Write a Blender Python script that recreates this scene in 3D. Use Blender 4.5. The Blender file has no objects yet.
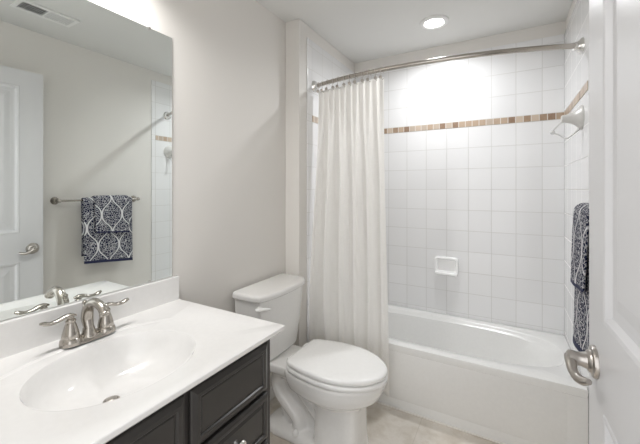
import bpy, bmesh, math, random
from mathutils import Vector, Matrix
random.seed(7)
PI = math.pi
C = bpy.context.scene.collection
scene = bpy.context.scene

# ------------------------------------------------------------------ camera
cam_d = bpy.data.cameras.new('camera')
cam = bpy.data.objects.new('camera', cam_d); C.objects.link(cam)
cam_d.sensor_fit = 'HORIZONTAL'; cam_d.sensor_width = 36.0
cam_d.lens = 330.756 / 640 * 36.0
cam_d.shift_y = -(222 - 188.6) / 640
cam_d.clip_start = 0.01
cam.location = (1.2975, 0.0, 1.3245)
cam.rotation_euler = (PI / 2, 0, 0.5151)
scene.camera = cam

# ------------------------------------------------------------------ world, exposure, lamp levels
world = bpy.data.worlds.new('world'); scene.world = world
world.use_nodes = True
wb = world.node_tree.nodes['Background']
wb.inputs['Color'].default_value = (0.985, 0.99, 1.0, 1)
wb.inputs['Strength'].default_value = 1.1            # bright hall beyond the open doorway
scene.view_settings.view_transform = 'Standard'
scene.view_settings.look = 'None'
scene.view_settings.gamma = 1.0
scene.view_settings.use_curve_mapping = False
scene.view_settings.exposure = 0.80
SHOWER_LAMP_W = 4.8        # recessed lamp over the tub
VANITY_LAMP_W = 1.85        # each of the three lamps over the mirror
scene.cycles.max_bounces = 14
scene.cycles.diffuse_bounces = 8
scene.cycles.glossy_bounces = 6
scene.cycles.sample_clamp_indirect = 6.0
scene.cycles.caustics_reflective = False

# ------------------------------------------------------------------ room numbers
XR, XA, YB, YS, YT, H = 1.6356, 0.1116, 2.716, 1.818, 1.954, 2.44
YTILE = 1.909
YF = 0.05                    # inner face of the front wall
BAND0, BAND1 = 1.787, 1.833

# ------------------------------------------------------------------ node helpers
class NT:
    def __init__(self, name):
        self.m = bpy.data.materials.new(name); self.m.use_nodes = True
        self.t = self.m.node_tree; self.n = self.t.nodes; self.l = self.t.links
        self.b = self.n['Principled BSDF']; self.out = self.n['Material Output']
    def node(self, kind, **kw):
        nd = self.n.new(kind)
        for k, v in kw.items(): setattr(nd, k, v)
        return nd
    def put(self, sock, v):
        if isinstance(v, bpy.types.NodeSocket): self.l.new(v, sock)
        else: sock.default_value = v
    def math(self, op, a, b=None, c=None):
        nd = self.node('ShaderNodeMath', operation=op)
        self.put(nd.inputs[0], a)
        if b is not None: self.put(nd.inputs[1], b)
        if c is not None: self.put(nd.inputs[2], c)
        return nd.outputs[0]
    def coords(self):
        tc = self.node('ShaderNodeTexCoord'); sp = self.node('ShaderNodeSeparateXYZ')
        self.l.new(tc.outputs['Object'], sp.inputs[0])
        return tc.outputs['Object'], sp.outputs[0], sp.outputs[1], sp.outputs[2]
    def mix(self, f, a, b):
        nd = self.node('ShaderNodeMix', data_type='RGBA')
        self.put(nd.inputs[0], f); self.put(nd.inputs[6], a); self.put(nd.inputs[7], b)
        return nd.outputs[2]
    def noise(self, vec, scale, detail=4, rough=.5):
        nd = self.node('ShaderNodeTexNoise')
        if vec is not None: self.l.new(vec, nd.inputs['Vector'])
        nd.inputs['Scale'].default_value = scale; nd.inputs['Detail'].default_value = detail
        nd.inputs['Roughness'].default_value = rough
        return nd.outputs[0]
    def ramp(self, f, stops, interp='LINEAR'):
        nd = self.node('ShaderNodeValToRGB'); nd.color_ramp.interpolation = interp
        e = nd.color_ramp.elements
        while len(e) < len(stops): e.new(0.5)
        for el, (p, c) in zip(e, stops): el.position = p; el.color = (*c, 1)
        self.put(nd.inputs[0], f); return nd.outputs[0]
    def bump(self, h, strength, dist):
        nd = self.node('ShaderNodeBump'); nd.inputs['Strength'].default_value = strength
        nd.inputs['Distance'].default_value = dist; self.put(nd.inputs['Height'], h)
        self.l.new(nd.outputs[0], self.b.inputs['Normal'])
    def set(self, **kw):
        nm = dict(color='Base Color', rough='Roughness', metal='Metallic', coat='Coat Weight',
                  spec='Specular IOR Level', sub='Subsurface Weight', trans='Transmission Weight', ior='IOR', alpha='Alpha')
        for k, v in kw.items():
            if k == 'color' and not isinstance(v, bpy.types.NodeSocket): v = (*v, 1)
            self.put(self.b.inputs[nm[k]], v)
        return self

def paint(name, col, rough=.6, bump=.04):
    t = NT(name); v, x, y, z = t.coords()
    n = t.noise(v, 260, 3)
    lo = t.noise(v, 1.5, 2)
    t.set(color=t.mix(lo, (*[c * .985 for c in col], 1), (*[min(1, c * 1.015) for c in col], 1)), rough=rough, spec=.3)
    t.bump(n, bump, .0008)
    return t.m
def plain(name, col, rough=.4, metal=0., coat=0.):
    t = NT(name); v, x, y, z = t.coords()
    n = t.noise(v, 60, 3)
    t.set(color=t.mix(n, (*[c * .97 for c in col], 1), (*[min(1, c * 1.03) for c in col], 1)), rough=rough, metal=metal, coat=coat)
    return t.m
def nickel_mat(name, col, rough):
    t = NT(name); v, x, y, z = t.coords()
    n = t.noise(v, 400, 2)
    r = t.math('MULTIPLY_ADD', n, .10, rough - .05)
    t.set(color=col, metal=1., rough=r)
    return t.m
def emit(name, col, s):
    t = NT(name); t.set(color=(.8, .8, .8))
    t.b.inputs['Emission Color'].default_value = (*col, 1); t.b.inputs['Emission Strength'].default_value = s
    return t.m
def line_mask(t, c, off, pitch, half):
    f = t.math('FRACT', t.math('DIVIDE', t.math('SUBTRACT', c, off), pitch))
    d = t.math('ABSOLUTE', t.math('SUBTRACT', f, .5))           # .5 on the line
    mr = t.node('ShaderNodeMapRange', interpolation_type='SMOOTHSTEP')
    t.put(mr.inputs[0], d); mr.inputs[1].default_value = .5 - half * 1.5 / pitch; mr.inputs[2].default_value = .5 - half * .5 / pitch
    return mr.outputs[0]
def edge_mask(t, c, pos, half):
    d = t.math('ABSOLUTE', t.math('SUBTRACT', c, pos))
    return t.math('LESS_THAN', d, half)
def tile_mat(name, axis, off, edge=None):
    t = NT(name); v, x, y, z = t.coords(); h = x if axis == 'x' else y
    above = t.math('GREATER_THAN', z, 1.81)
    zz = t.math('SUBTRACT', z, t.math('MULTIPLY', above, BAND1 - BAND0))
    mz = line_mask(t, zz, BAND0, .1563, .0017)
    mh = line_mask(t, h, off, .1537, .0017)
    if edge is not None:                                            # bullnose column at the tile edge
        inside = t.math('GREATER_THAN', h, edge + .002)
        mh = t.math('MAXIMUM', t.math('MULTIPLY', mh, inside), edge_mask(t, h, edge, .002))
    m = t.math('MAXIMUM', mz, mh)
    # slight tone of each single tile
    cz = t.math('FLOOR', t.math('DIVIDE', t.math('SUBTRACT', zz, BAND0), .1563))
    ch = t.math('FLOOR', t.math('DIVIDE', t.math('SUBTRACT', h, off), .1537))
    cv = t.node('ShaderNodeCombineXYZ'); t.put(cv.inputs[0], cz); t.put(cv.inputs[1], ch)
    wn = t.node('ShaderNodeTexWhiteNoise', noise_dimensions='2D'); t.l.new(cv.outputs[0], wn.inputs['Vector'])
    tile = t.mix(wn.outputs[0], (.77, .77, .775, 1), (.81, .81, .815, 1))
    t.set(color=t.mix(m, tile, (.60, .595, .58, 1)), rough=t.math('MULTIPLY_ADD', m, .5, .14), spec=.5)
    wav = t.math('MULTIPLY', t.noise(v, 9, 2), .12)
    t.bump(t.math('SUBTRACT', wav, m), .35, .002)
    return t.m
def mosaic_mat(name, axis):
    t = NT(name); v, x, y, z = t.coords(); h = x if axis == 'x' else y
    cell = t.math('FLOOR', t.math('DIVIDE', h, .0465))
    wn = t.node('ShaderNodeTexWhiteNoise', noise_dimensions='1D'); t.put(wn.inputs['W'], cell)
    col = t.ramp(wn.outputs[0], [(0, (.22, .13, .075)), (.22, (.42, .31, .22)), (.45, (.52, .42, .33)), (.62, (.29, .19, .115)), (.78, (.45, .37, .30))], 'CONSTANT')
    n = t.noise(v, 60, 4)
    col = t.mix(t.math('MULTIPLY', n, .3), col, (.60, .50, .41, 1))
    m = line_mask(t, h, 0, .0465, .0022)
    t.set(color=t.mix(m, col, (.68, .65, .61, 1)), rough=.35)
    t.bump(t.math('SUBTRACT', 0, m), .3, .002)
    return t.m

M = {}
M['wall'] = paint('greige_wall_paint', (.742, .722, .692))
M['ceiling'] = paint('ceiling_paint', (.70, .70, .685), .8)
M['trim'] = paint('white_trim_paint', (.80, .80, .79), .35, .01)
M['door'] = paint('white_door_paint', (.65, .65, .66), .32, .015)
M['tile_back'] = tile_mat('white_square_tile_back', 'x', 1.505)
M['tile_side'] = tile_mat('white_square_tile_side', 'y', 1.968, 1.968)
M['mosaic_x'] = mosaic_mat('stone_mosaic_back', 'x')
M['mosaic_y'] = mosaic_mat('stone_mosaic_side', 'y')
M['porcelain'] = plain('white_porcelain', (.80, .795, .78), .12, 0, .3)
M['ceramic'] = plain('bright_white_ceramic', (.90, .90, .90), .12, 0, .3)
M['seat'] = plain('white_seat_plastic', (.87, .87, .86), .22)
M['tub'] = plain('white_tub_acrylic', (.81, .81, .80), .18, 0, .2)
M['marble'] = plain('white_cultured_marble', (.80, .795, .785), .14, 0, .3)
M['nickel'] = nickel_mat('brushed_nickel', (.47, .44, .40), .22)
M['dark_nickel'] = nickel_mat('satin_nickel_dark', (.48, .45, .42), .3)
M['chrome'] = nickel_mat('bright_steel', (.78, .77, .75), .16)
M['bracket'] = plain('pale_satin_bracket', (.66, .65, .63), .3)
M['clear'] = plain('pale_clear_plastic', (.74, .74, .74), .15)
M['black'] = plain('black_duct_shade', (.02, .02, .02), .9)  # near-black colour standing in for shade inside the vent duct
M['vent'] = plain('white_vent_steel', (.78, .78, .77), .4)
M['caulk'] = plain('pale_caulk', (.80, .78, .74), .5)

t = NT('charcoal_cabinet_paint'); v, x, y, z = t.coords()
t.set(color=t.mix(t.noise(v, 30, 4), (.029, .0265, .0245, 1), (.035, .032, .0295, 1)), rough=.30, spec=.5); M['cabinet'] = t.m

t = NT('mirror_silver'); t.set(color=(.91, .95, .935), metal=1., rough=.0); M['mirror'] = t.m

t = NT('beige_stone_floor'); v, x, y, z = t.coords()
n1 = t.noise(v, 5.5, 8, .62); n2 = t.noise(v, 32, 5, .6)
col = t.ramp(n1, [(.30, (.46, .40, .33)), (.45, (.62, .57, .50)), (.57, (.74, .70, .645)), (.70, (.58, .51, .435))])
col = t.mix(t.math('MULTIPLY', n2, .35), col, (.73, .685, .62, 1))
m = t.math('MAXIMUM', line_mask(t, x, .87, .457, .0018), line_mask(t, y, 1.60, .457, .0018))
t.set(color=t.mix(t.math('MULTIPLY', m, .5), col, (.50, .45, .39, 1)), rough=.42); t.bump(t.math('SUBTRACT', t.math('MULTIPLY', n2, .3), m), .15, .002)
M['floor'] = t.m

t = NT('off_white_cotton'); v, x, y, z = t.coords()
mp = t.node('ShaderNodeMapping'); mp.inputs['Scale'].default_value = (1, 1, .06); t.l.new(v, mp.inputs[0])
slub = t.noise(mp.outputs[0], 170, 3)
mp2 = t.node('ShaderNodeMapping'); mp2.inputs['Scale'].default_value = (.12, .12, 1); t.l.new(v, mp2.inputs[0])
weft = t.noise(mp2.outputs[0], 220, 3)
w = t.math('ADD', slub, weft)
t.set(color=t.ramp(t.math('MULTIPLY', w, .5), [(.35, (.83, .825, .81)), (.65, (.92, .915, .905))]), rough=.9, spec=.1)
t.bump(w, .25, .001)
tr = t.node('ShaderNodeBsdfTranslucent'); tr.inputs[0].default_value = (.95, .94, .92, 1)
ms = t.node('ShaderNodeMixShader'); ms.inputs[0].default_value = .68
t.l.new(t.b.outputs[0], ms.inputs[1]); t.l.new(tr.outputs[0], ms.inputs[2]); t.l.new(ms.outputs[0], t.out.inputs[0])
M['curtain'] = t.m

def towel_mat():                                                    # navy terry with white ogee lattice and speckled damask filling
    t = NT('navy_damask_terry'); v, x, y, z = t.coords()
    W, P = .160, .30
    wave = t.math('MULTIPLY', t.math('COSINE', t.math('MULTIPLY', z, 2 * PI / P)), W / 4)
    wave = t.math('ADD', wave, t.math('MULTIPLY', t.math('COSINE', t.math('MULTIPLY', z, 6 * PI / P)), -W * .018))
    l1 = line_mask(t, t.math('SUBTRACT', y, wave), 1.395, W, .0055)
    l2 = line_mask(t, t.math('ADD', y, wave), 1.395 + W / 2, W, .0055)
    lat = t.math('MAXIMUM', l1, l2)
    wide = t.math('MAXIMUM', line_mask(t, t.math('SUBTRACT', y, wave), 1.395, W, .0095), line_mask(t, t.math('ADD', y, wave), 1.395 + W / 2, W, .0095))
    vo = t.node('ShaderNodeTexVoronoi'); vo.inputs['Scale'].default_value = 95; t.l.new(v, vo.inputs['Vector'])
    vo2 = t.node('ShaderNodeTexVoronoi', feature='DISTANCE_TO_EDGE'); vo2.inputs['Scale'].default_value = 60; t.l.new(v, vo2.inputs['Vector'])
    dots = t.math('LESS_THAN', vo.outputs['Distance'], .28)
    scroll = t.math('LESS_THAN', vo2.outputs['Distance'], .055)
    fill = t.math('MULTIPLY', t.math('MAXIMUM', dots, scroll), t.math('SUBTRACT', 1, wide))
    white = t.math('MAXIMUM', lat, t.math('MULTIPLY', fill, .72))
    t.set(color=t.mix(white, (.013, .016, .046, 1), (.74, .74, .75, 1)), rough=.95, spec=.1)
    t.bump(t.noise(v, 500, 3), .6, .002)
    return t.m
M['towel'] = towel_mat()
t = NT('navy_hem'); v, x, y, z = t.coords()
t.set(color=t.mix(t.noise(v, 300, 2), (.014, .018, .055, 1), (.022, .027, .075, 1)), rough=.9); M['hem'] = t.m
M['led'] = emit('lamp_lens', (1, .99, .97), 8)
M['shade'] = emit('frosted_lamp_shade', (1, .95, .88), 1.3)

# ------------------------------------------------------------------ mesh helpers
ORG = {}
def box(bm, x0, x1, y0, y1, z0, z1):
    vs = [bm.verts.new((x, y, z)) for x in (x0, x1) for y in (y0, y1) for z in (z0, z1)]
    for f in ((0, 1, 3, 2), (4, 6, 7, 5), (0, 4, 5, 1), (2, 3, 7, 6), (0, 2, 6, 4), (1, 5, 7, 3)):
        bm.faces.new([vs[i] for i in f])
    return bm
def loft(bm, rings, cap0=True, cap1=True, closed=True):
    R = [[bm.verts.new(p) for p in r] for r in rings]
    n = len(R[0])
    for a, b in zip(R, R[1:]):
        for i in range(n if closed else n - 1):
            j = (i + 1) % n
            bm.faces.new((a[i], a[j], b[j], b[i]))
    if cap0: bm.faces.new(list(reversed(R[0])))
    if cap1: bm.faces.new(R[-1])
    return R
def catmull(pts, n=8):
    P = [Vector(p) for p in pts]; P = [P[0] * 2 - P[1]] + P + [P[-1] * 2 - P[-2]]
    out = []
    for i in range(1, len(P) - 2):
        for k in range(n):
            u = k / n; a, b, c, d = P[i - 1], P[i], P[i + 1], P[i + 2]
            out.append(.5 * ((2 * b) + (c - a) * u + (2 * a - 5 * b + 4 * c - d) * u * u + (3 * b - a - 3 * c + d) * u ** 3))
    out.append(P[-2]); return out
def lerp_list(vals, n):
    out = []
    m = len(vals) - 1
    for i in range(n):
        f = i / (n - 1) * m; k = min(int(f), m - 1); u = f - k
        out.append(vals[k] * (1 - u) + vals[k + 1] * u)
    return out
def tube(bm, pts, rad, n=16, caps=True, flat=1.0, up=(0, 0, 1)):
    pts = [Vector(p) for p in pts]
    rs = lerp_list(rad, len(pts)) if isinstance(rad, (list, tuple)) else [rad] * len(pts)
    rings = []; up = Vector(up); prev = None
    for i, p in enumerate(pts):
        d = (pts[min(i + 1, len(pts) - 1)] - pts[max(i - 1, 0)]).normalized()
        if prev is None:
            a = d.cross(up)
            if a.length < 1e-3: a = d.cross(Vector((1, 0, 0)))
        else: a = prev - d * prev.dot(d)
        a.normalize(); b = a.cross(d).normalized(); prev = a
        rings.append([p + (a * math.cos(2 * PI * k / n) + b * math.sin(2 * PI * k / n) * flat) * rs[i] for k in range(n)])
    loft(bm, rings, caps, caps); return bm
def lathe(bm, prof, o, axis=(0, 0, 1), n=32):
    o = Vector(o); ax = Vector(axis).normalized()
    a = ax.cross(Vector((0, 0, 1)))
    if a.length < 1e-3: a = Vector((1, 0, 0))
    a.normalize(); b = ax.cross(a)
    rings = [[o + ax * h + (a * math.cos(2 * PI * k / n) + b * math.sin(2 * PI * k / n)) * max(r, 1e-4) for k in range(n)] for r, h in prof]
    loft(bm, rings, True, True); return bm
def thing(name, label, cat, loc, group=None, kind=None):
    o = bpy.data.objects.new(name, None); C.objects.link(o); o.empty_display_size = .05
    o.location = loc; ORG[o] = Vector(loc)
    tag(o, label, cat, group, kind); return o
def tag(o, label, cat=None, group=None, kind=None):
    o['label'] = label
    if cat: o['category'] = cat
    if group: o['group'] = group
    if kind: o['kind'] = kind
    return o
def obj(name, bm, mat, parent=None, smooth=True, bevel=0, seg=3, origin=None, angle=40, remesh=0, subsurf=0, label=None):
    bmesh.ops.remove_doubles(bm, verts=bm.verts, dist=1e-6)
    bmesh.ops.recalc_face_normals(bm, faces=bm.faces)
    org = ORG[parent] if parent is not None else Vector(origin or (0, 0, 0))
    for vtx in bm.verts: vtx.co -= org
    me = bpy.data.meshes.new(name); bm.to_mesh(me); bm.free()
    o = bpy.data.objects.new(name, me); C.objects.link(o)
    me.materials.append(mat)
    if parent is not None: o.parent = parent
    else: o.location = org
    ORG[o] = org
    if smooth:
        for p in me.polygons: p.use_smooth = True
        if not remesh: me.set_sharp_from_angle(angle=math.radians(angle))
    if remesh:
        r = o.modifiers.new('remesh', 'REMESH'); r.mode = 'VOXEL'; r.voxel_size = remesh; r.use_smooth_shade = True
        s = o.modifiers.new('smooth', 'CORRECTIVE_SMOOTH') if False else o.modifiers.new('smooth', 'SMOOTH'); s.factor = .5; s.iterations = 8
    if subsurf:
        s = o.modifiers.new('subsurf', 'SUBSURF'); s.levels = s.render_levels = subsurf
    if bevel:
        b = o.modifiers.new('bevel', 'BEVEL'); b.width = bevel; b.segments = seg; b.limit_method = 'ANGLE'; b.angle_limit = math.radians(35)
        b.harden_normals = False
    if label: o['label'] = label
    return o
def B(): return bmesh.new()
def struct(name, bm, mat, label, cat, **kw):
    o = obj(name, bm, mat, **kw); tag(o, label, cat, kind='structure'); return o
def ring_ellipse(c, rx, ry, z, angs, e=2.0):
    out = []
    for a in angs:
        ca, sa = math.cos(a), math.sin(a)
        r = (abs(ca / rx) ** e + abs(sa / ry) ** e) ** (-1 / e)
        out.append((c[0] + ca * r, c[1] + sa * r, z(c[0] + ca * r, c[1] + sa * r) if callable(z) else z))
    return out
def ring_rect(c, x0, x1, y0, y1, z, angs):
    out = []
    for a in angs:
        ca, sa = math.cos(a), math.sin(a); r = 1e9
        if ca > 1e-9: r = min(r, (x1 - c[0]) / ca)
        if ca < -1e-9: r = min(r, (x0 - c[0]) / ca)
        if sa > 1e-9: r = min(r, (y1 - c[1]) / sa)
        if sa < -1e-9: r = min(r, (y0 - c[1]) / sa)
        x, y = c[0] + ca * r, c[1] + sa * r
        out.append((x, y, z(x, y) if callable(z) else z))
    return out
def corner_angles(c, x0, x1, y0, y1, n):
    A = [2 * PI * k / n for k in range(n)]
    for x in (x0, x1):
        for y in (y0, y1):
            a = math.atan2(y - c[1], x - c[0]) % (2 * PI)
            k = min(range(len(A)), key=lambda i: abs(A[i] - a)); A[k] = a
    return sorted(A)
def panel(bm, fr, s0, s1, t0, t1, steps):
    """nested rectangles: steps = (inset, depth); fr(s, t, d) -> point"""
    rings = []
    for ins, d in steps:
        rings.append([fr(s0 + ins, t0 + ins, d), fr(s1 - ins, t0 + ins, d), fr(s1 - ins, t1 - ins, d), fr(s0 + ins, t1 - ins, d)])
    loft(bm, rings, True, True); return bm

# ------------------------------------------------------------------ THE SETTING
bm = B(); box(bm, -.12, XR + .12, -.9, YB + .12, -.05, 0)
struct('floor', bm, M['floor'], 'mottled beige stone look floor', 'floor', smooth=False)
bm = B(); box(bm, -.12, XR + .12, -.07, YB + .12, H, H + .05)
struct('ceiling', bm, M['ceiling'], 'pale flat ceiling', 'ceiling', smooth=False)
bm = B(); box(bm, -.12, 0, -.07, YB + .12, 0, H)
struct('wall_left', bm, M['wall'], 'greige painted wall behind the vanity and toilet', 'wall', smooth=False)
bm = B(); box(bm, 0, XA, YS, YB, 0, H)
struct('wall_alcove', bm, M['wall'], 'narrow painted return wall at the left end of the tub', 'wall', smooth=False, bevel=.004)
bm = B(); box(bm, 0, XR, YB, YB + .12, 0, H)
struct('wall_back', bm, M['wall'], 'far wall behind the bathtub', 'wall', smooth=False)
bm = B(); box(bm, XR, XR + .12, -.07, YB + .12, 0, H)
struct('wall_right', bm, M['wall'], 'greige painted wall behind the open door', 'wall', smooth=False)
bm = B()
box(bm, 0, .58, -.07, YF, 0, H); box(bm, 1.535, XR, -.07, YF, 0, H); box(bm, .58, 1.535, -.07, YF, 2.12, H)
struct('wall_front', bm, M['wall'], 'painted wall around the doorway', 'wall', smooth=False)
bm = B()
for x0, x1, z0, z1 in ((.52, .59, 0, 2.185), (1.525, 1.595, 0, 2.185), (.59, 1.525, 2.115, 2.185)): box(bm, x0, x1, YF, YF + .014, z0, z1)
box(bm, .58, .592, -.07, YF, 0, 2.12); box(bm, 1.523, 1.535, -.07, YF, 0, 2.12); box(bm, .592, 1.523, -.07, YF, 2.108, 2.12)
struct('trim_1', bm, M['trim'], 'white casing and jambs around the doorway', 'trim', smooth=False, bevel=.002)
# tile claddings
TZ = 2.352
bm = B(); box(bm, XA + .008, XR - .008, YB - .008, YB, 0.34, TZ)
struct('trim_2', bm, M['tile_back'], 'white square wall tiles behind the bathtub', 'tiles', smooth=False, bevel=.003)
bm = B(); box(bm, XA, XA + .008, YTILE, YB, 0, TZ)
struct('trim_3', bm, M['tile_side'], 'white square wall tiles at the left end of the bathtub', 'tiles', smooth=False, bevel=.004)
bm = B(); box(bm, XR - .008, XR, YTILE + .02, YB, 0, TZ)
struct('trim_4', bm, M['tile_side'], 'white square wall tiles at the right end of the bathtub', 'tiles', smooth=False, bevel=.004)
bm = B(); box(bm, XA + .009, XR - .009, YB - .0105, YB - .006, BAND0 + .002, BAND1 - .002)
struct('trim_5', bm, M['mosaic_x'], 'brown and tan stone mosaic band across the back tiles', 'mosaic band', smooth=False)
bm = B(); box(bm, XA + .006, XA + .0105, 1.970, YB - .009, BAND0 + .002, BAND1 - .002)
struct('trim_6', bm, M['mosaic_y'], 'stone mosaic band on the tiles beside the curtain', 'mosaic band', smooth=False)
bm = B(); box(bm, XR - .0105, XR - .006, 1.970, YB - .009, BAND0 + .002, BAND1 - .002)
struct('trim_7', bm, M['mosaic_y'], 'stone mosaic band on the tiles at the right end', 'mosaic band', smooth=False)
def baseboard(name, x0, x1, y0, y1, label):
    bm = B(); box(bm, x0, x1, y0, y1, 0, .085)
    struct(name, bm, M['trim'], label, 'baseboard', smooth=False, bevel=.005)
baseboard('baseboard_left', 0, .013, .941, YS, 'white baseboard on the wall behind the toilet')
baseboard('baseboard_alcove', 0.013, XA, YS - .013, YS, 'short white baseboard on the return wall')
baseboard('baseboard_right', XR - .013, XR, YF + .02, YTILE + .018, 'white baseboard on the wall behind the open door')

# door: opened against the right wall
E = Vector((1.473, 1.035, 0)); D = Vector((.03, -1, 0)).normalized(); N = Vector((-D.y, D.x, 0)) * -1
if N.x > 0: N = -N
DW, DH0, DH1, DT = .92, .012, 2.10, .035
def df(s, z, d): return E + D * s + N * d + Vector((0, 0, z))
door = thing('door_1', 'white two panel door standing open against the right wall', 'door', (E.x, E.y, 0), kind='structure')
def door_leaf():
    bm = B()
    # panel openings on both faces; leaf is built of strips so the panels are really recessed
    st, p0, p1, p2, p3 = .125, .235, .845, 1.035, 1.995
    def strip(s0, s1, z0, z1):
        rings = [[df(s0, z0, d), df(s1, z0, d), df(s1, z1, d), df(s0, z1, d)] for d in (-DT, 0)]
        loft(bm, rings)
    strip(0, st, DH0, DH1); strip(DW - st, DW, DH0, DH1)
    strip(st, DW - st, DH0, p0); strip(st, DW - st, p1, p2); strip(st, DW - st, p3, DH1)
    return bm, st, (p0, p1), (p2, p3)
bm, st, lo, hi = door_leaf()
leaf = obj('door_leaf', bm, M['door'], door, smooth=False)
for a, b in (lo, hi):
    bm = B()
    for sg in (0, 1):
        q = (lambda s, z, d: df(s, z, d)) if sg == 0 else (lambda s, z, d: df(s, z, -DT - d))
        rings = []
        for ins, d in ((0, 0.0), (.004, .003), (.012, .001), (.022, -.009), (.030, -.010), (.045, -.010), (.075, -.003), (.078, -.003)):
            rings.append([q(st + ins, a + ins, d), q(DW - st - ins, a + ins, d), q(DW - st - ins, b - ins, d), q(st + ins, b - ins, d)])
        loft(bm, rings, False, True)
    obj('door_panel', bm, M['door'], door, smooth=False)
def door_lever(side):
    sg = 1 if side == 0 else -1; base = 0 if side == 0 else -DT
    o = df(.058, .925, base); ax = N * sg
    bm = B(); lathe(bm, [(.036, 0), (.036, .004), (.034, .008), (.026, .010), (.024, .014), (.018, .018)], o, ax, 40)
    h = obj('door_handle', bm, M['dark_nickel'], door, label='brushed nickel lever handle with a round rose')
    bm = B(); ln = .040
    lathe(bm, [(.019, .017), (.0155, .028), (.0150, ln - .004), (.0165, ln), (.0165, ln + .010), (.012, ln + .014)], o, ax, 28)
    obj('neck', bm, M['dark_nickel'], h)
    bm = B()
    P = [o + ax * (ln + .006) + D * a + Vector((0, 0, b)) + ax * c for a, b, c in ((-.004, 0, 0), (.012, -.004, .002), (.030, -.015, .002), (.048, -.022, -.003), (.064, -.021, -.011), (.078, -.014, -.019))]
    tube(bm, catmull(P, 8), [.0130, .0120, .0105, .0098, .0105, .0105, .0065], 16, True, .85)
    obj('lever', bm, M['dark_nickel'], h)
door_lever(0); door_lever(1)
bm = B()
rings = [[df(d, z, q) for z, q in ((.895, -.007), (.895, -.028), (.955, -.028), (.955, -.007))] for d in (-.0012, .002)]
loft(bm, rings); obj('latch_plate', bm, M['dark_nickel'], door, smooth=False)
for z in (.25, 1.06, 1.87):
    bm = B(); tube(bm, [df(DW + .006, z - .045, -.002), df(DW + .006, z + .045, -.002)], .006, 12)
    obj('hinge', bm, M['dark_nickel'], door)

# ------------------------------------------------------------------ BATHTUB
tub = thing('bathtub', 'white alcove bathtub with a panelled front, under the tiled wall', 'bathtub', (.87, 2.33, 0))
c = (.87, 2.335); X0, X1, Y0, Y1 = XA + .0085, XR - .0085, YT, YB - .010
A = corner_angles(c, X0, X1, Y0, Y1, 120)
dz = lambda x, y: .387 - .030 * max(0, min(1, (y - Y0) / .70))
bm = B(); R = []
R.append(ring_rect(c, X0, X1, Y0 + .012, Y1, 0.02, A))
R.append(ring_rect(c, X0, X1, Y0 + .012, Y1, lambda x, y: dz(x, y) - .048, A))
R.append(ring_rect(c, X0, X1, Y0 + .002, Y1, lambda x, y: dz(x, y) - .042, A))
R.append(ring_rect(c, X0, X1, Y0, Y1, lambda x, y: dz(x, y) - .008, A))
R.append(ring_rect(c, X0 + .001, X1 - .001, Y0 + .002, Y1 - .001, lambda x, y: dz(x, y) - .002, A))
R.append(ring_rect(c, X0 + .004, X1 - .004, Y0 + .008, Y1 - .004, dz, A))
R.append(ring_ellipse((.87, 2.335), .715, .305, lambda x, y: dz(x, y), A, 3.0))
R.append(ring_ellipse((.87, 2.335), .705, .295, lambda x, y: dz(x, y) - .006, A, 3.0))
R.append(ring_ellipse((.87, 2.335), .697, .288, lambda x, y: dz(x, y) - .022, A, 3.0))
for f, z in ((.12, .33), (.3, .26), (.55, .18), (.8, .12), (.93, .085), (1, .07)):
    e = f ** .9
    R.append(ring_ellipse((.87 - .07 * e, 2.335), .690 - .17 * e, .282 - .062 * e, z, A, 3.0 + .4 * e))
R.append(ring_ellipse((.80, 2.335), .46, .17, .062, A, 3))
R.append(ring_ellipse((.80, 2.335), .2, .08, .060, A, 2.4))
loft(bm, R, True, True)
obj('tub_shell', bm, M['tub'], tub, angle=50)
# apron panel, standing proud of a lower flange
bm = B()
box(bm, X0, X1, YT + .006, YT + .014, .0, .345)
obj('apron_flange', bm, M['tub'], tub, smooth=False, bevel=.003)
bm = B()
def apr(x, z, d): return Vector((x, YT + .007 - d, z))
def rr(x0, x1, z0, z1, r, d, n=6):
    out = []
    for cx_, cz_, a0 in ((x1 - r, z0 + r, -PI / 2), (x1 - r, z1 - r, 0), (x0 + r, z1 - r, PI / 2), (x0 + r, z0 + r, PI)):
        for k in range(n + 1):
            a = a0 + PI / 2 * k / n; out.append(apr(cx_ + r * math.cos(a), cz_ + r * math.sin(a), d))
    return out
loft(bm, [rr(X0 + .07, 1.545, .060, .36, .05, -.004), rr(X0 + .07, 1.545, .060, .36, .05, .0012), rr(X0 + .074, 1.541, .064, .356, .047, .0030)])
obj('apron_panel', bm, M['tub'], tub, angle=60)
bm = B(); lathe(bm, [(.030, 0), (.030, .003), (.022, .005), (.008, .003)], (.40, 2.335, .061), (0, 0, 1), 28)
obj('drain', bm, M['chrome'], tub)
bm = B(); lathe(bm, [(.034, 0), (.034, .004), (.026, .008), (.004, .009)], (.1995, 2.335, .27), (.9, 0, .3), 28)
obj('overflow_plate', bm, M['chrome'], tub)
bm = B(); tube(bm, [(XA + .012, YT + .002, .004), (XR - .012, YT + .002, .004)], .005, 8)
struct('trim_8', bm, M['caulk'], 'pale bead of caulk between the tub and floor', 'trim')

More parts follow.
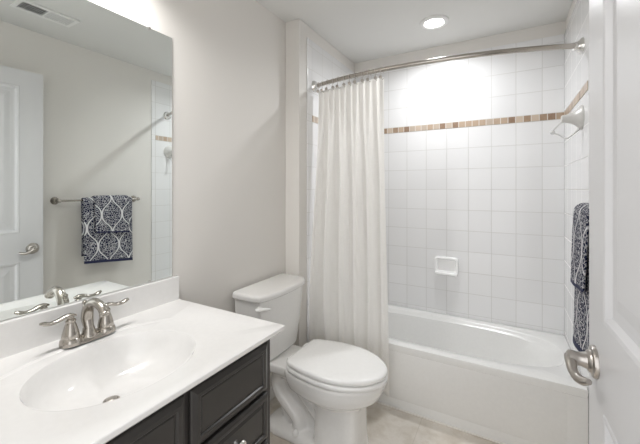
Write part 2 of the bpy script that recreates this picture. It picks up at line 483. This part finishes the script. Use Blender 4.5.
# ------------------------------------------------------------------ VANITY
VY0, VY1 = .07, .94
van = thing('vanity_cabinet', 'charcoal painted vanity cabinet with raised panel fronts', 'vanity cabinet', (.28, .5, 0))
bm = B()
box(bm, .004, .555, VY0, VY0 + .018, .0, .806); box(bm, .004, .555, VY1 - .018, VY1, .0, .806)
box(bm, .004, .54, VY0 + .018, VY1 - .018, .10, .118); box(bm, .004, .012, VY0 + .018, VY1 - .018, .118, .806)
obj('cabinet_body', bm, M['cabinet'], van, smooth=False)
bm = B()
for y0, y1, z0, z1 in ((VY0, VY0 + .03, .10, .806), (VY1 - .045, VY1, .10, .806), (.565, .605, .10, .806), (VY0 + .03, .565, .775, .806), (.605, VY1 - .045, .775, .806), (VY0 + .03, .565, .10, .135), (.605, VY1 - .045, .10, .135), (VY0 + .03, .565, .612, .645), (.605, VY1 - .045, .612, .645), (.605, VY1 - .045, .45, .475), (.605, VY1 - .045, .285, .31)):
    box(bm, .540, .560, y0, y1, z0, z1)
obj('face_frame', bm, M['cabinet'], van, smooth=False)
bm = B(); box(bm, .475, .490, VY0 + .018, VY1 - .018, 0, .10); obj('toe_kick', bm, M['cabinet'], van, smooth=False)
vf = lambda y, z, d: Vector((.5605 + d, y, z))
STEPS = ((0, 0), (0, .008), (.003, .012), (.016, .018), (.026, .018), (.029, .012), (.032, .012), (.034, .0145))
SLIM = ((0, 0), (0, .010), (.004, .015), (.011, .018), (.020, .018), (.023, .0125), (.026, .0125), (.036, .0165), (.038, .0165))
def front(name, y0, y1, z0, z1, steps, knob=None):
    bm = B(); panel(bm, vf, y0, y1, z0, z1, steps)
    f = obj(name, bm, M['cabinet'], van, smooth=False, bevel=.0012, seg=2)
    if knob:
        bm = B(); lathe(bm, [(.008, .0165), (.0065, .022), (.0065, .030), (.012, .034), (.0155, .039), (.0155, .043), (.012, .048), (.004, .050)], vf(knob[0], knob[1], 0), (1, 0, 0), 28)
        obj('knob', bm, M['chrome'], f, label='bright nickel round knob')
front('drawer', .592, .912, .628, .790, STEPS)
front('drawer', .592, .912, .462, .618, SLIM, (.752, .550))
front('drawer', .592, .912, .297, .452, SLIM, (.752, .375))
front('drawer', .592, .912, .118, .287, SLIM, (.752, .203))
front('false_front', .082, .574, .628, .790, STEPS)
front('cabinet_door', .082, .326, .118, .618, STEPS, (.300, .54))
front('cabinet_door', .330, .574, .118, .618, STEPS, (.356, .54))

# sink top
top = thing('sink_top', 'white one piece sink countertop with an oval basin on the charcoal cabinet', 'countertop', (.3, .52, .807))
c = (.345, .54); X0, X1, Y0, Y1 = .002, .599, .056, .979
A = corner_angles(c, X0, X1, Y0, Y1, 128)
bm = B(); R = []
ZT = .831
R.append(ring_rect(c, X0 + .03, X1 - .03, Y0 + .02, Y1 - .02, .8065, A))
R.append(ring_rect(c, X0, X1 - .012, Y0, Y1 - .010, .8065, A))
R.append(ring_rect(c, X0, X1 - .003, Y0, Y1 - .002, .815, A))
R.append(ring_rect(c, X0, X1, Y0, Y1, ZT - .003, A))
R.append(ring_rect(c, X0 + .0005, X1 - .001, Y0 + .0005, Y1 - .001, ZT - .001, A))
R.append(ring_rect(c, X0 + .002, X1 - .003, Y0 + .002, Y1 - .003, ZT, A))
R.append(ring_ellipse((.335, .547), .232, .345, ZT, A, 2.2))
R.append(ring_ellipse((.333, .547), .222, .332, ZT - .0045, A, 2.2))
R.append(ring_ellipse((.3235, .547), .190, .224, ZT - .0055, A, 2.05))
R.append(ring_ellipse((.3228, .547), .185, .2175, ZT - .0075, A, 2.05))
for f, cx_, z in ((.98, .3220, .811), (.955, .3210, .793), (.91, .319, .768), (.83, .316, .745), (.71, .310, .727), (.55, .302, .715), (.36, .294, .708), (.18, .291, .7035)):
    R.append(ring_ellipse((cx_, .546), .182 * f, .2145 * f, z, A, 2.05))
R.append(ring_ellipse((.291, .541), .021, .021, .702, A))
loft(bm, R, False, True)
obj('countertop', bm, M['marble'], top, angle=24)
bm = B(); box(bm, .002, .022, Y0, Y1, ZT - .004, .9345)
obj('backsplash', bm, M['marble'], top, smooth=False, bevel=.004)
bm = B(); lathe(bm, [(.0205, 0), (.0225, .002), (.0215, .005), (.017, .006), (.0155, .003), (.0145, .003), (.0145, .007), (.010, .010), (.002, .011)], (.291, .541, .7022), (0, 0, 1), 32)
obj('drain', bm, M['dark_nickel'], top, label='nickel pop up drain')

# faucet
FX, FY, FZ = .096, .574, .8315
fau = thing('faucet', 'brushed nickel two handle faucet with a high arched spout behind the basin', 'faucet', (FX, FY, FZ))
bm = B(); R = []
Af = [2 * PI * k / 48 for k in range(48)]
for sx, sy, z, e in ((.029, .081, 0, 3), (.029, .081, .003, 3), (.027, .079, .006, 3), (.023, .075, .010, 3), (.021, .072, .013, 3), (.019, .070, .014, 3)):
    R.append(ring_ellipse((FX, FY), sx, sy, FZ + z, Af, e))
loft(bm, R); obj('base_plate', bm, M['nickel'], fau)
for sg in (-1, 1):
    hy = FY + sg * .0525
    bm = B(); lathe(bm, [(.0295, .002), (.0295, .010), (.0275, .018), (.0245, .021), (.0238, .022), (.0248, .024), (.0228, .036), (.0185, .052), (.0150, .064), (.0125, .070), (.0145, .073), (.0145, .077), (.0125, .080), (.0085, .084), (.0085, .090)], (FX, hy, FZ), n=40)
    h = obj('handle', bm, M['nickel'], fau)
    bm = B()
    P = [(FX + .004, hy - sg * .014, FZ + .0895), (FX + .002, hy, FZ + .0925), (FX, hy + sg * .016, FZ + .0915), (FX - .002, hy + sg * .034, FZ + .0855), (FX - .002, hy + sg * .052, FZ + .0835), (FX, hy + sg * .068, FZ + .0885), (FX + .002, hy + sg * .078, FZ + .0925)]
    tube(bm, catmull(P, 6), [.0055, .0115, .0112, .0098, .0098, .0108, .006], 16, True, .62)
    obj('lever', bm, M['nickel'], h)
bm = B()
lathe(bm, [(.026, .008), (.026, .014), (.021, .020), (.0185, .026), (.0175, .034), (.0165, .036)], (FX, FY, FZ), n=36)
obj('spout_base', bm, M['nickel'], fau)
bm = B()
P = [(FX + .004, FY, FZ + .022), (FX - .003, FY, FZ + .042), (FX - .010, FY, FZ + .068), (FX - .004, FY, FZ + .096), (FX + .020, FY, FZ + .119), (FX + .050, FY, FZ + .124), (FX + .078, FY, FZ + .115), (FX + .094, FY, FZ + .100)]
tube(bm, catmull(P, 8), [.0150, .0150, .0180, .0172, .0150, .0138, .0132, .0138], 20)
sp = obj('spout', bm, M['nickel'], fau)
bm = B(); d = (Vector((.011, 0, -.016))).normalized()
lathe(bm, [(.0140, -.001), (.0155, .001), (.0155, .006), (.0125, .008), (.011, .006)], (FX + .0935, FY, FZ + .1005), d, 28)
obj('aerator', bm, M['nickel'], sp)
bm = B(); tube(bm, [(FX - .025, FY, FZ + .012), (FX - .025, FY, FZ + .104)], .0032, 12)
lathe(bm, [(.0035, .094), (.0065, .101), (.004, .105), (.0075, .113), (.0075, .118), (.003, .121)], (FX - .025, FY, FZ), n=20)
obj('lift_rod', bm, M['nickel'], fau)

# mirror
mir = thing('mirror', 'large frameless wall mirror above the sink reflecting the door and towels', 'mirror', (0, .5, .935))
bm = B(); box(bm, .0005, .0055, .07, .9530, .936, 1.9916)
obj('mirror_glass', bm, M['mirror'], mir, smooth=False, bevel=.0012, seg=2)
for y in (.22, .845):
    for z, s in ((1.9916, 1), (.937, -1)):
        bm = B(); box(bm, .0003, .0085, y - .006, y + .006, z - .007 if s > 0 else z - .001, z + .003 if s > 0 else z + .006)
        obj('mirror_clip', bm, M['chrome'], mir, bevel=.001, smooth=False)

# ------------------------------------------------------------------ TOILET
TY = 1.535
toi = thing('toilet', 'white two piece toilet with closed elongated lid between vanity and tub', 'toilet', (.4, TY, 0))
HALF = [(.300, .118), (.306, .135), (.325, .150), (.36, .162), (.42, .176), (.50, .185), (.57, .183), (.64, .166), (.70, .136), (.745, .098), (.772, .060), (.784, .028), (.787, 0)]
def egg(z, scale=1.0, x_off=0., back=.300, tip=.793, wide=1.0, n=8):
    """outline of the seat, scaled about its middle"""
    pts = catmull([(a, b, 0) for a, b in HALF], n)
    L = [(p.x, max(p.y, 0)) for p in pts]
    L = [(back + (x - .300) / .487 * (tip - back), y * wide) for x, y in L]
    cx_ = (back + tip) / 2
    up = [(cx_ + (x - cx_) * scale + x_off, TY + y * scale, z) for x, y in L]
    dn = [(x, 2 * TY - y, z) for x, y, z in reversed(up[:-1])]
    return up + dn
bm = B()
R = [egg(.391, .985), egg(.393, 1.0), egg(.408, 1.0), egg(.4115, .98), egg(.4125, .95)]
loft(bm, R); obj('seat', bm, M['seat'], toi, angle=60)
bm = B()
R = [egg(.4185, .955), egg(.4195, .985), egg(.428, 1.0), egg(.436, .996), egg(.441, .975), egg(.444, .93), egg(.446, .75), egg(.4475, .4)]
loft(bm, R); obj('lid', bm, M['seat'], toi, angle=60)
for s in (-1, 1):
    bm = B(); tube(bm, [(.292, TY + s * .078 - .022, .418), (.292, TY + s * .078 + .022, .418)], .013, 16); box(bm, .279, .305, TY + s * .078 - .018, TY + s * .078 + .018, .383, .418)
    obj('seat_hinge', bm, M['seat'], toi, bevel=.003)
# bowl: rim, bowl underside, front column, trapway and foot fused into one body
bm = B()
R = [egg(.222, .40, back=.36, tip=.70, wide=1.05), egg(.248, .62, back=.34, tip=.73, wide=1.02), egg(.274, .80, back=.31, tip=.755), egg(.300, .92, back=.29, tip=.770), egg(.335, .965, back=.285, tip=.780), egg(.372, .985, back=.283, tip=.786), egg(.386, .975, back=.285, tip=.784)]
loft(bm, R)
def srect(cx_, cy_, rx, ry, z, e=4, n=40):
    return ring_ellipse((cx_, cy_), rx, ry, z, [2 * PI * k / n for k in range(n)], e)
loft(bm, [srect(.18, TY, .165, .118, .335, 5), srect(.18, TY, .170, .126, .352, 5), srect(.18, TY, .170, .126, .382, 5), srect(.18, TY, .168, .124, .386, 5)])    # deck under the tank
loft(bm, [srect(.552, TY, .128, .114, 0, 5), srect(.552, TY, .126, .112, .02, 5), srect(.552, TY, .120, .107, .07, 5), srect(.552, TY, .118, .105, .17, 4.6), srect(.552, TY, .120, .108, .24, 4), srect(.55, TY, .15, .125, .30, 2.6)])
loft(bm, [srect(.34, TY, .23, .115, 0, 4), srect(.34, TY, .228, .113, .022, 4), srect(.34, TY, .215, .100, .036, 4), srect(.34, TY, .19, .085, .042, 4)])   # foot
P = [(.52, TY, .10), (.45, TY, .155), (.37, TY, .225), (.29, TY, .295), (.215, TY, .315), (.175, TY, .265), (.20, TY, .195), (.265, TY, .135), (.315, TY, .085), (.32, TY, .02)]
tube(bm, catmull(P, 8), [.085, .085, .082, .080, .080, .080, .080, .080, .078, .078], 28, True, .55)
P = [(.52, TY, .17), (.45, TY, .21), (.40, TY, .25), (.37, TY, .30)]
tube(bm, catmull(P, 8), .095, 28, True, .22)
loft(bm, [srect(.36, TY, .16, .03, .02, 4), srect(.30, TY, .16, .03, .20, 4), srect(.27, TY, .2, .03, .36, 4)])                                      # web
obj('bowl', bm, M['porcelain'], toi, remesh=.0055)
for s in (-1, 1):
    bm = B(); lathe(bm, [(.016, .0), (.016, .006), (.014, .016), (.009, .024), (.003, .027)], (.335, TY + s * .094, .038), n=24)
    obj('bolt_cap', bm, M['seat'], toi)
# tank
def tank_ring(z, x1, hw, ch, bow, r=.018):
    """plan: flat back, bowed front with cut corners"""
    pts = []
    x0 = .022
    base = [(x0, -hw), (x1 - ch, -hw), (x1 - ch * .35, -hw + ch * .28), (x1, -hw + ch * 1.15)]
    k = 7
    fr = []
    for i in range(1, k):
        u = i / k; y = (-hw + ch * 1.15) * (1 - 2 * u); fr.append((x1 + bow * (1 - (2 * u - 1) ** 2), y))
    L = base + fr + [(a, -b) for a, b in reversed(base)]
    return [(a, TY + b, z) for a, b in L]
bm = B()
loft(bm, [tank_ring(.386, .172, .178, .045, .004), tank_ring(.392, .182, .188, .05, .006), tank_ring(.55, .196, .204, .05, .010), tank_ring(.726, .207, .217, .05, .012), tank_ring(.738, .207, .217, .05, .012)])
obj('tank', bm, M['porcelain'], toi, bevel=.008, seg=3)
bm = B()
loft(bm, [tank_ring(.736, .212, .222, .05, .012), tank_ring(.741, .222, .232, .055, .014), tank_ring(.762, .223, .233, .055, .014), tank_ring(.771, .217, .227, .055, .014), tank_ring(.775, .200, .210, .05, .014)])
obj('tank_lid', bm, M['porcelain'], toi, bevel=.004, seg=3)
hy = TY - .200
bm = B(); lathe(bm, [(.015, -.004), (.015, .004), (.012, .008), (.004, .009)], (.183, hy, .700), (.75, -.62, 0), 24)
fl = obj('flush_lever', bm, M['seat'], toi)
bm = B()
P = [(.180, hy - .030, .703), (.190, hy - .020, .7025), (.199, hy - .006, .702), (.213, hy + .012, .700), (.226, hy + .034, .697)]
tube(bm, catmull(P, 6), [.009, .015, .013, .011, .006], 14, True, .75); obj('lever_arm', bm, M['seat'], fl)

# ------------------------------------------------------------------ SHOWER ROD, CURTAIN, HOOKS
RZ = 2.04; RX0, RX1 = XA + .008, XR - .008; RY0 = 2.038
def rod_xy(x):
    u = (x - RX0) / (RX1 - RX0)
    return 1.998 + .090 * u - .122 * (1 - abs(2 * u - 1) ** 2.2)
rod = thing('shower_rod', 'curved brushed nickel shower curtain rod spanning the tub alcove', 'curtain rod', (.87, RY0, RZ))
bm = B(); P = [(x, rod_xy(x), RZ) for x in [RX0 + .01 + (RX1 - RX0 - .02) * k / 60 for k in range(61)]]
tube(bm, P, .0135, 20); obj('rod', bm, M['nickel'], rod)
bm = B(); tube(bm, [p for p in P if .62 < p[0] < 1.02][:1] + [p for p in P if .62 < p[0] < 1.02], .0148, 20)
for x, s in ((RX0, 1), (RX1, -1)):
    bm2 = B(); lathe(bm2, [(.040, 0), (.040, .005), (.037, .009), (.026, .018), (.021, .032), (.020, .042), (.014, .044)], (x, rod_xy(x) + .002, RZ), (s, -.25, 0), 36)
    obj('flange', bm2, M['chrome'], rod)
obj('sleeve', bm, M['nickel'], rod)

# curtain
XT0, XTW = .158, .490
def smooth(a, b, v):
    v = max(0, min(1, (v - a) / (b - a))); return v * v * (3 - 2 * v)
def curtain_pt(u, w):
    """u 0..1 across, w 0 top .. 1 bottom"""
    e = smooth(-.1, 1.0, w)
    xt = XT0 + XTW * u; xb = .122 + .568 * u
    x = xt * (1 - e) + xb * e
    q = smooth(0, .8, w)
    y = rod_xy(xt) * (1 - q) + (1.900 + .008 * u) * q
    q2 = smooth(0, .35, w)
    ph_t = 2 * PI * 11 * u                                            # pleats at the hooks
    ph_b = 2 * PI * (5.6 * u + .10 * math.sin(6.1 * u + 1.2) + .05 * math.sin(2.6 * w + 4 * u))
    at = .013 * (1 - q2)
    ab = (.016 + .007 * math.sin(4.3 * u + .4) + .004 * math.sin(8 * u + 2.0 * w)) * q2 * (1 - .2 * w)
    sb = math.sin(ph_b); sb = sb * (1.25 - .25 * sb * sb)
    y += at * math.cos(ph_t) + ab * sb
    x += .45 * ab * math.cos(ph_b + .7)
    fine = math.sin(2 * PI * 17 * u + 2.2 * math.sin(3 * w + 3 * u)) * math.sin(5 * u + 3.3 * w)
    y += .0030 * fine * q2
    lim = XA + .0095                                                   # softly clear of the return wall
    if x < lim + .008: x = lim + .008 * math.exp((x - lim - .008) / .008)
    zt = 1.996 - .007 * (1 - math.cos(ph_t)) / 2
    z = zt * (1 - w) + (.098 + .004 * sb) * w
    return Vector((x, y, z))
bm = B(); NU, NW = 220, 90
g = [[bm.verts.new(curtain_pt(i / NU, j / NW)) for i in range(NU + 1)] for j in range(NW + 1)]
for j in range(NW):
    for i in range(NU): bm.faces.new((g[j][i], g[j][i + 1], g[j + 1][i + 1], g[j + 1][i]))
cur = obj('shower_curtain', bm, M['curtain'], origin=(.38, 1.93, .1), angle=180)
tag(cur, 'off white woven fabric shower curtain gathered at the left end of the rod', 'shower curtain')
so = cur.modifiers.new('solid', 'SOLIDIFY'); so.thickness = .0012; so.offset = 0
ORD = ['first', 'second', 'third', 'fourth', 'fifth', 'sixth', 'seventh', 'eighth', 'ninth', 'tenth', 'eleventh', 'twelfth']
# one hook with its parts, then copies
def ring_pts(r, n, a0=0., a1=2 * PI): return [Vector((0, r * math.cos(a0 + (a1 - a0) * k / n), r * math.sin(a0 + (a1 - a0) * k / n))) for k in range(n + 1)]
hook0 = None
for k in range(12):
    x = XT0 + XTW * (k / 11 if 0 < k < 11 else (.012 if k == 0 else .988)); y = rod_xy(x)
    lab = '%s metal curtain hook from the left wall on the rod' % ORD[k]
    loc = Vector((x, y, RZ))
    if hook0 is None:
        hook0 = thing('curtain_hook', lab, 'curtain hook', loc, 'metal hooks carrying the shower curtain')
        bm = B()
        P = [Vector((x, y + .0175 * math.cos(a), RZ + .0175 * math.sin(a))) for a in [-.35 * PI + 1.7 * PI * q / 24 for q in range(25)]]
        P += [Vector((x, y - .010, RZ - .030)), Vector((x, y - .004, RZ - .052)), Vector((x, y + .006, RZ - .058)), Vector((x, y + .013, RZ - .048))]
        tube(bm, P, .0018, 10); obj('wire', bm, M['dark_nickel'], hook0)
        bm = B(); lathe(bm, [(.002, -.004), (.0095, -.003), (.0108, 0), (.0095, .003), (.002, .004)], (x + .004, y - .018, RZ - .048), (.3, -1, 0), 18)
        obj('button', bm, M['dark_nickel'], hook0)
    else:
        c2 = hook0.copy(); C.objects.link(c2); c2.location = loc; c2['label'] = lab
        c2.rotation_euler = (0, 0, random.uniform(-.5, .5))
        for ch in list(hook0.children):
            d2 = ch.copy(); C.objects.link(d2); d2.parent = c2

# ------------------------------------------------------------------ SOAP DISH
soap = thing('soap_dish', 'white ceramic soap dish set into the back wall tiles', 'soap dish', (.886, YB - .008, .665))
bm = B(); yb = YB - .0082
def rrx(x0, x1, z0, z1, r, y, n=6):
    out = []
    for cx_, cz_, a0 in ((x1 - r, z0 + r, -PI / 2), (x1 - r, z1 - r, 0), (x0 + r, z1 - r, PI / 2), (x0 + r, z0 + r, PI)):
        for k in range(n + 1):
            a = a0 + PI / 2 * k / n; out.append(Vector((cx_ + r * math.cos(a), y, cz_ + r * math.sin(a))))
    return out
x0, x1, z0, z1 = .802, .977, .657, .798
loft(bm, [rrx(x0, x1, z0, z1, .024, yb), rrx(x0, x1, z0, z1, .024, yb - .018), rrx(x0 + .003, x1 - .003, z0 + .003, z1 - .003, .022, yb - .025), rrx(x0 + .009, x1 - .009, z0 + .009, z1 - .009, .02, yb - .028), rrx(x0 + .016, x1 - .016, z0 + .018, z1 - .016, .016, yb - .025), rrx(x0 + .020, x1 - .020, z0 + .026, z1 - .020, .013, yb - .017), rrx(x0 + .024, x1 - .024, z0 + .034, z1 - .024, .012, yb - .003)])
obj('dish_frame', bm, M['ceramic'], soap, angle=50)
bm = B(); R = []
for u in [k / 12 for k in range(13)]:                               # projecting tray lip
    x = x0 + .006 + (x1 - x0 - .012) * u; q = 1 - abs(2 * u - 1) ** 5
    d = .044 + .010 * q
    R.append([Vector((x, yb - .004, z0 + .004)), Vector((x, yb - d * .75, z0 + .004)), Vector((x, yb - d, z0 + .012)), Vector((x, yb - d, z0 + .022)), Vector((x, yb - d + .007, z0 + .029)), Vector((x, yb - d + .016, z0 + .029)), Vector((x, yb - .004, z0 + .027))])
loft(bm, R); obj('tray', bm, M['ceramic'], soap, bevel=.002, angle=60)

# ------------------------------------------------------------------ TOWEL BAR AND TOWELS (right wall)
BX, BZ, BY0, BY1 = 1.562, 1.234, 1.165, 1.757
bar = thing('towel_bar', 'brushed nickel towel bar on the wall behind the open door', 'towel bar', (XR, 1.46, BZ))
bm = B(); tube(bm, [(BX, BY0, BZ), (BX, BY1, BZ)], .0078, 18); obj('bar', bm, M['nickel'], bar)
for y in (BY0, BY1):
    bm = B(); lathe(bm, [(.028, 0), (.028, .004), (.025, .009), (.014, .018), (.0105, .030), (.0105, .060), (.0135, .064), (.0145, .074), (.0125, .084), (.004, .087)], (XR - .0003, y, BZ), (-1, 0, 0), 32)
    obj('post', bm, M['nickel'], bar)
def drape(y0, y1, zb, zf, gap, th, flare, name, label, hem_h, loc):
    """towel folded over the bar: back flap to zb, front flap to zf; gap = centre line distance from bar centre"""
    th_ = thing(name, label, 'towel', loc, 'navy and white damask towels on the bar')
    def path():
        P = []
        for k in range(14): P.append((gap, zb + (BZ - zb) * k / 13))
        for k in range(1, 12): a = PI * k / 12; P.append((gap * math.cos(a), BZ + gap * math.sin(a)))
        for k in range(25):
            f = k / 24; P.append((-gap - flare * f ** .8, BZ + (zf - BZ) * f))
        return P
    P = path(); NY = 40
    def sheet(sub, bulge):
        bm = B(); rings = []
        for j in range(NY + 1):
            f = j / NY; y = y0 + (y1 - y0) * f
            edge = min(1, 12 * min(f, 1 - f)); edge = edge ** .5
            out = []; inn = []
            for i, (px, pz) in enumerate(sub):
                a = Vector(sub[max(i - 1, 0)]); b = Vector(sub[min(i + 1, len(sub) - 1)]); d = (b - a).normalized(); nn = Vector((d.y, -d.x))
                low = max(0, (BZ - pz) / .5)
                wob = .0035 * math.sin(f * 9 + pz * 6) * low
                t2 = th * (.35 + .65 * edge) * bulge
                yy = y + .006 * math.sin(pz * 11) * (f - .5); pz = pz - .040 * (f - .5) * low * (1 if px < 0 else 0)
                out.append(Vector((BX + px + nn.x * t2 / 2 + wob, yy, pz + nn.y * t2 / 2)))
                inn.append(Vector((BX + px - nn.x * t2 / 2 + wob, yy, pz - nn.y * t2 / 2)))
            rings.append(out + list(reversed(inn)))
        loft(bm, rings); return bm
    obj('cloth', sheet(P, 1), M['towel'], th_, angle=70)
    n = max(2, int(hem_h / ((BZ - zf) / 24)) + 1)
    obj('hem', sheet(P[-n:], 1.12), M['hem'], th_, angle=70, label='plain navy hem')
    return th_
drape(1.316, 1.690, .800, .728, .016, .013, .012, 'bath_towel', 'long navy and white damask towel on the bar, under the shorter one', .022, (BX, 1.50, .715))
drape(1.392, 1.655, 1.02, .965, .0295, .012, .012, 'hand_towel', 'short navy and white damask towel folded over the long towel', .022, (BX, 1.52, .965))

# ------------------------------------------------------------------ BRACKET IN THE SHOWER (right wall)
BXW = XR - .0084
br = thing('wall_bracket', 'pale flared bracket on the shower tiles below the rod end', 'bracket', (BXW, 2.115, 1.69))
bm = B(); lathe(bm, [(.062, 0), (.061, .005), (.052, .013), (.036, .028), (.026, .046), (.021, .066), (.0195, .082), (.015, .086)], (BXW, 2.115, 1.685), (-1, 0, 0), 36)
obj('flare', bm, M['bracket'], br)
bm = B(); P = [(BXW - .080, 2.115, 1.672), (BXW - .105, 2.115, 1.648), (BXW - .125, 2.115, 1.620), (BXW - .095, 2.115, 1.606), (BXW - .065, 2.115, 1.584), (BXW - .035, 2.115, 1.604), (BXW - .004, 2.115, 1.632)]
tube(bm, catmull(P, 6), .004, 12); lathe(bm, [(.002, -.010), (.009, -.007), (.011, 0), (.009, .007), (.002, .010)], (BXW - .123, 2.115, 1.619), (0, 1, 0), 18)
obj('loop', bm, M['clear'], br, label='pale clear plastic loop')

# ------------------------------------------------------------------ CEILING LAMP
LX, LY = .872, 2.303
lamp = thing('ceiling_light', 'round recessed ceiling light above the bathtub', 'ceiling light', (LX, LY, H))
bm = B(); lathe(bm, [(.092, 0.0003), (.092, .006), (.086, .011), (.068, .013), (.062, .009), (.058, .005)], (LX, LY, H), (0, 0, -1), 48)
obj('trim_ring', bm, M['vent'], lamp)
bm = B(); lathe(bm, [(.060, .0055), (.058, .0085), (.045, .0105), (.02, .0115), (.002, .012)], (LX, LY, H), (0, 0, -1), 40)
obj('lens', bm, M['led'], lamp, label='glowing white lens')
ld = bpy.data.lights.new('ceiling_lamp_light', 'AREA'); ld.shape = 'DISK'; ld.size = .10; ld.energy = SHOWER_LAMP_W; ld.color = (.97, .985, 1); ld.spread = math.radians(156)
lo_ = bpy.data.objects.new('ceiling_lamp_light', ld); C.objects.link(lo_); lo_.parent = lamp; lo_.location = (0, 0, -.0135)

# ------------------------------------------------------------------ CEILING VENT
vx0, vx1, vy0, vy1 = 1.185, 1.340, .815, 1.130
vent = thing('ceiling_vent', 'white two way slatted air vent in the ceiling near the door', 'air vent', ((vx0 + vx1) / 2, (vy0 + vy1) / 2, H))
bm = B(); zt = H - .0003
for a, b, c_, d_ in ((vx0, vx1, vy0, vy0 + .026), (vx0, vx1, vy1 - .026, vy1), (vx0, vx0 + .026, vy0 + .026, vy1 - .026), (vx1 - .026, vx1, vy0 + .026, vy1 - .026), (vx0 + .026, vx1 - .026, (vy0 + vy1) / 2 - .006, (vy0 + vy1) / 2 + .006)):
    box(bm, a, b, c_, d_, zt - .008, zt)
obj('vent_frame', bm, M['vent'], vent, smooth=False, bevel=.002)
bm = B(); box(bm, vx0 + .02, vx1 - .02, vy0 + .02, vy1 - .02, zt - .0012, zt); obj('duct_shade_plate', bm, M['black'], vent, smooth=False, label='black plate painting the duct shade behind the slats')  # flat black plate, the duct's shade put into its colour
for half, (a, b) in enumerate(((vy0 + .028, (vy0 + vy1) / 2 - .008), ((vy0 + vy1) / 2 + .008, vy1 - .028))):
    n = 10
    for k in range(n):
        y = a + (b - a) * (k + .5) / n; tl = .0020 if half else -.0016
        bm = B(); loft(bm, [[Vector((x, y - tl - .001, zt - .0015)), Vector((x, y - tl + .001, zt - .0015)), Vector((x, y + tl + .001, zt - .0085)), Vector((x, y + tl - .001, zt - .0085))] for x in (vx0 + .026, vx1 - .026)])
        obj('slat', bm, M['vent'], vent, smooth=False)

# ------------------------------------------------------------------ VANITY LIGHT above the mirror
vl = thing('vanity_light', 'three lamp nickel light bar on the wall above the mirror', 'wall light', (0, .5, 2.28))
bm = B(); box(bm, .0005, .022, .16, .72, 2.25, 2.31); obj('back_plate', bm, M['nickel'], vl, bevel=.004, smooth=False)
for y in (.22, .44, .66):
    bm = B(); tube(bm, catmull([(.02, y, 2.28), (.05, y, 2.30), (.10, y, 2.325), (.135, y, 2.315), (.14, y, 2.29)], 5), .008, 12); arm = obj('arm', bm, M['nickel'], vl)
    bm = B(); lathe(bm, [(.018, 0), (.030, -.006), (.044, -.040), (.056, -.085), (.0545, -.085), (.042, -.040), (.027, -.010), (.004, -.006)], (.14, y, 2.295), (0, 0, 1), 28)
    obj('shade', bm, M['shade'], arm, label='frosted glass shade')
    l2 = bpy.data.lights.new('vanity_lamp_light', 'AREA'); l2.shape = 'DISK'; l2.size = .10; l2.spread = math.radians(160); l2.energy = VANITY_LAMP_W; l2.color = (1, .98, .96)
    o2 = bpy.data.objects.new('vanity_lamp_light', l2); C.objects.link(o2); o2.parent = vl; o2.location = (.14, y - .5, 2.206 - 2.28)
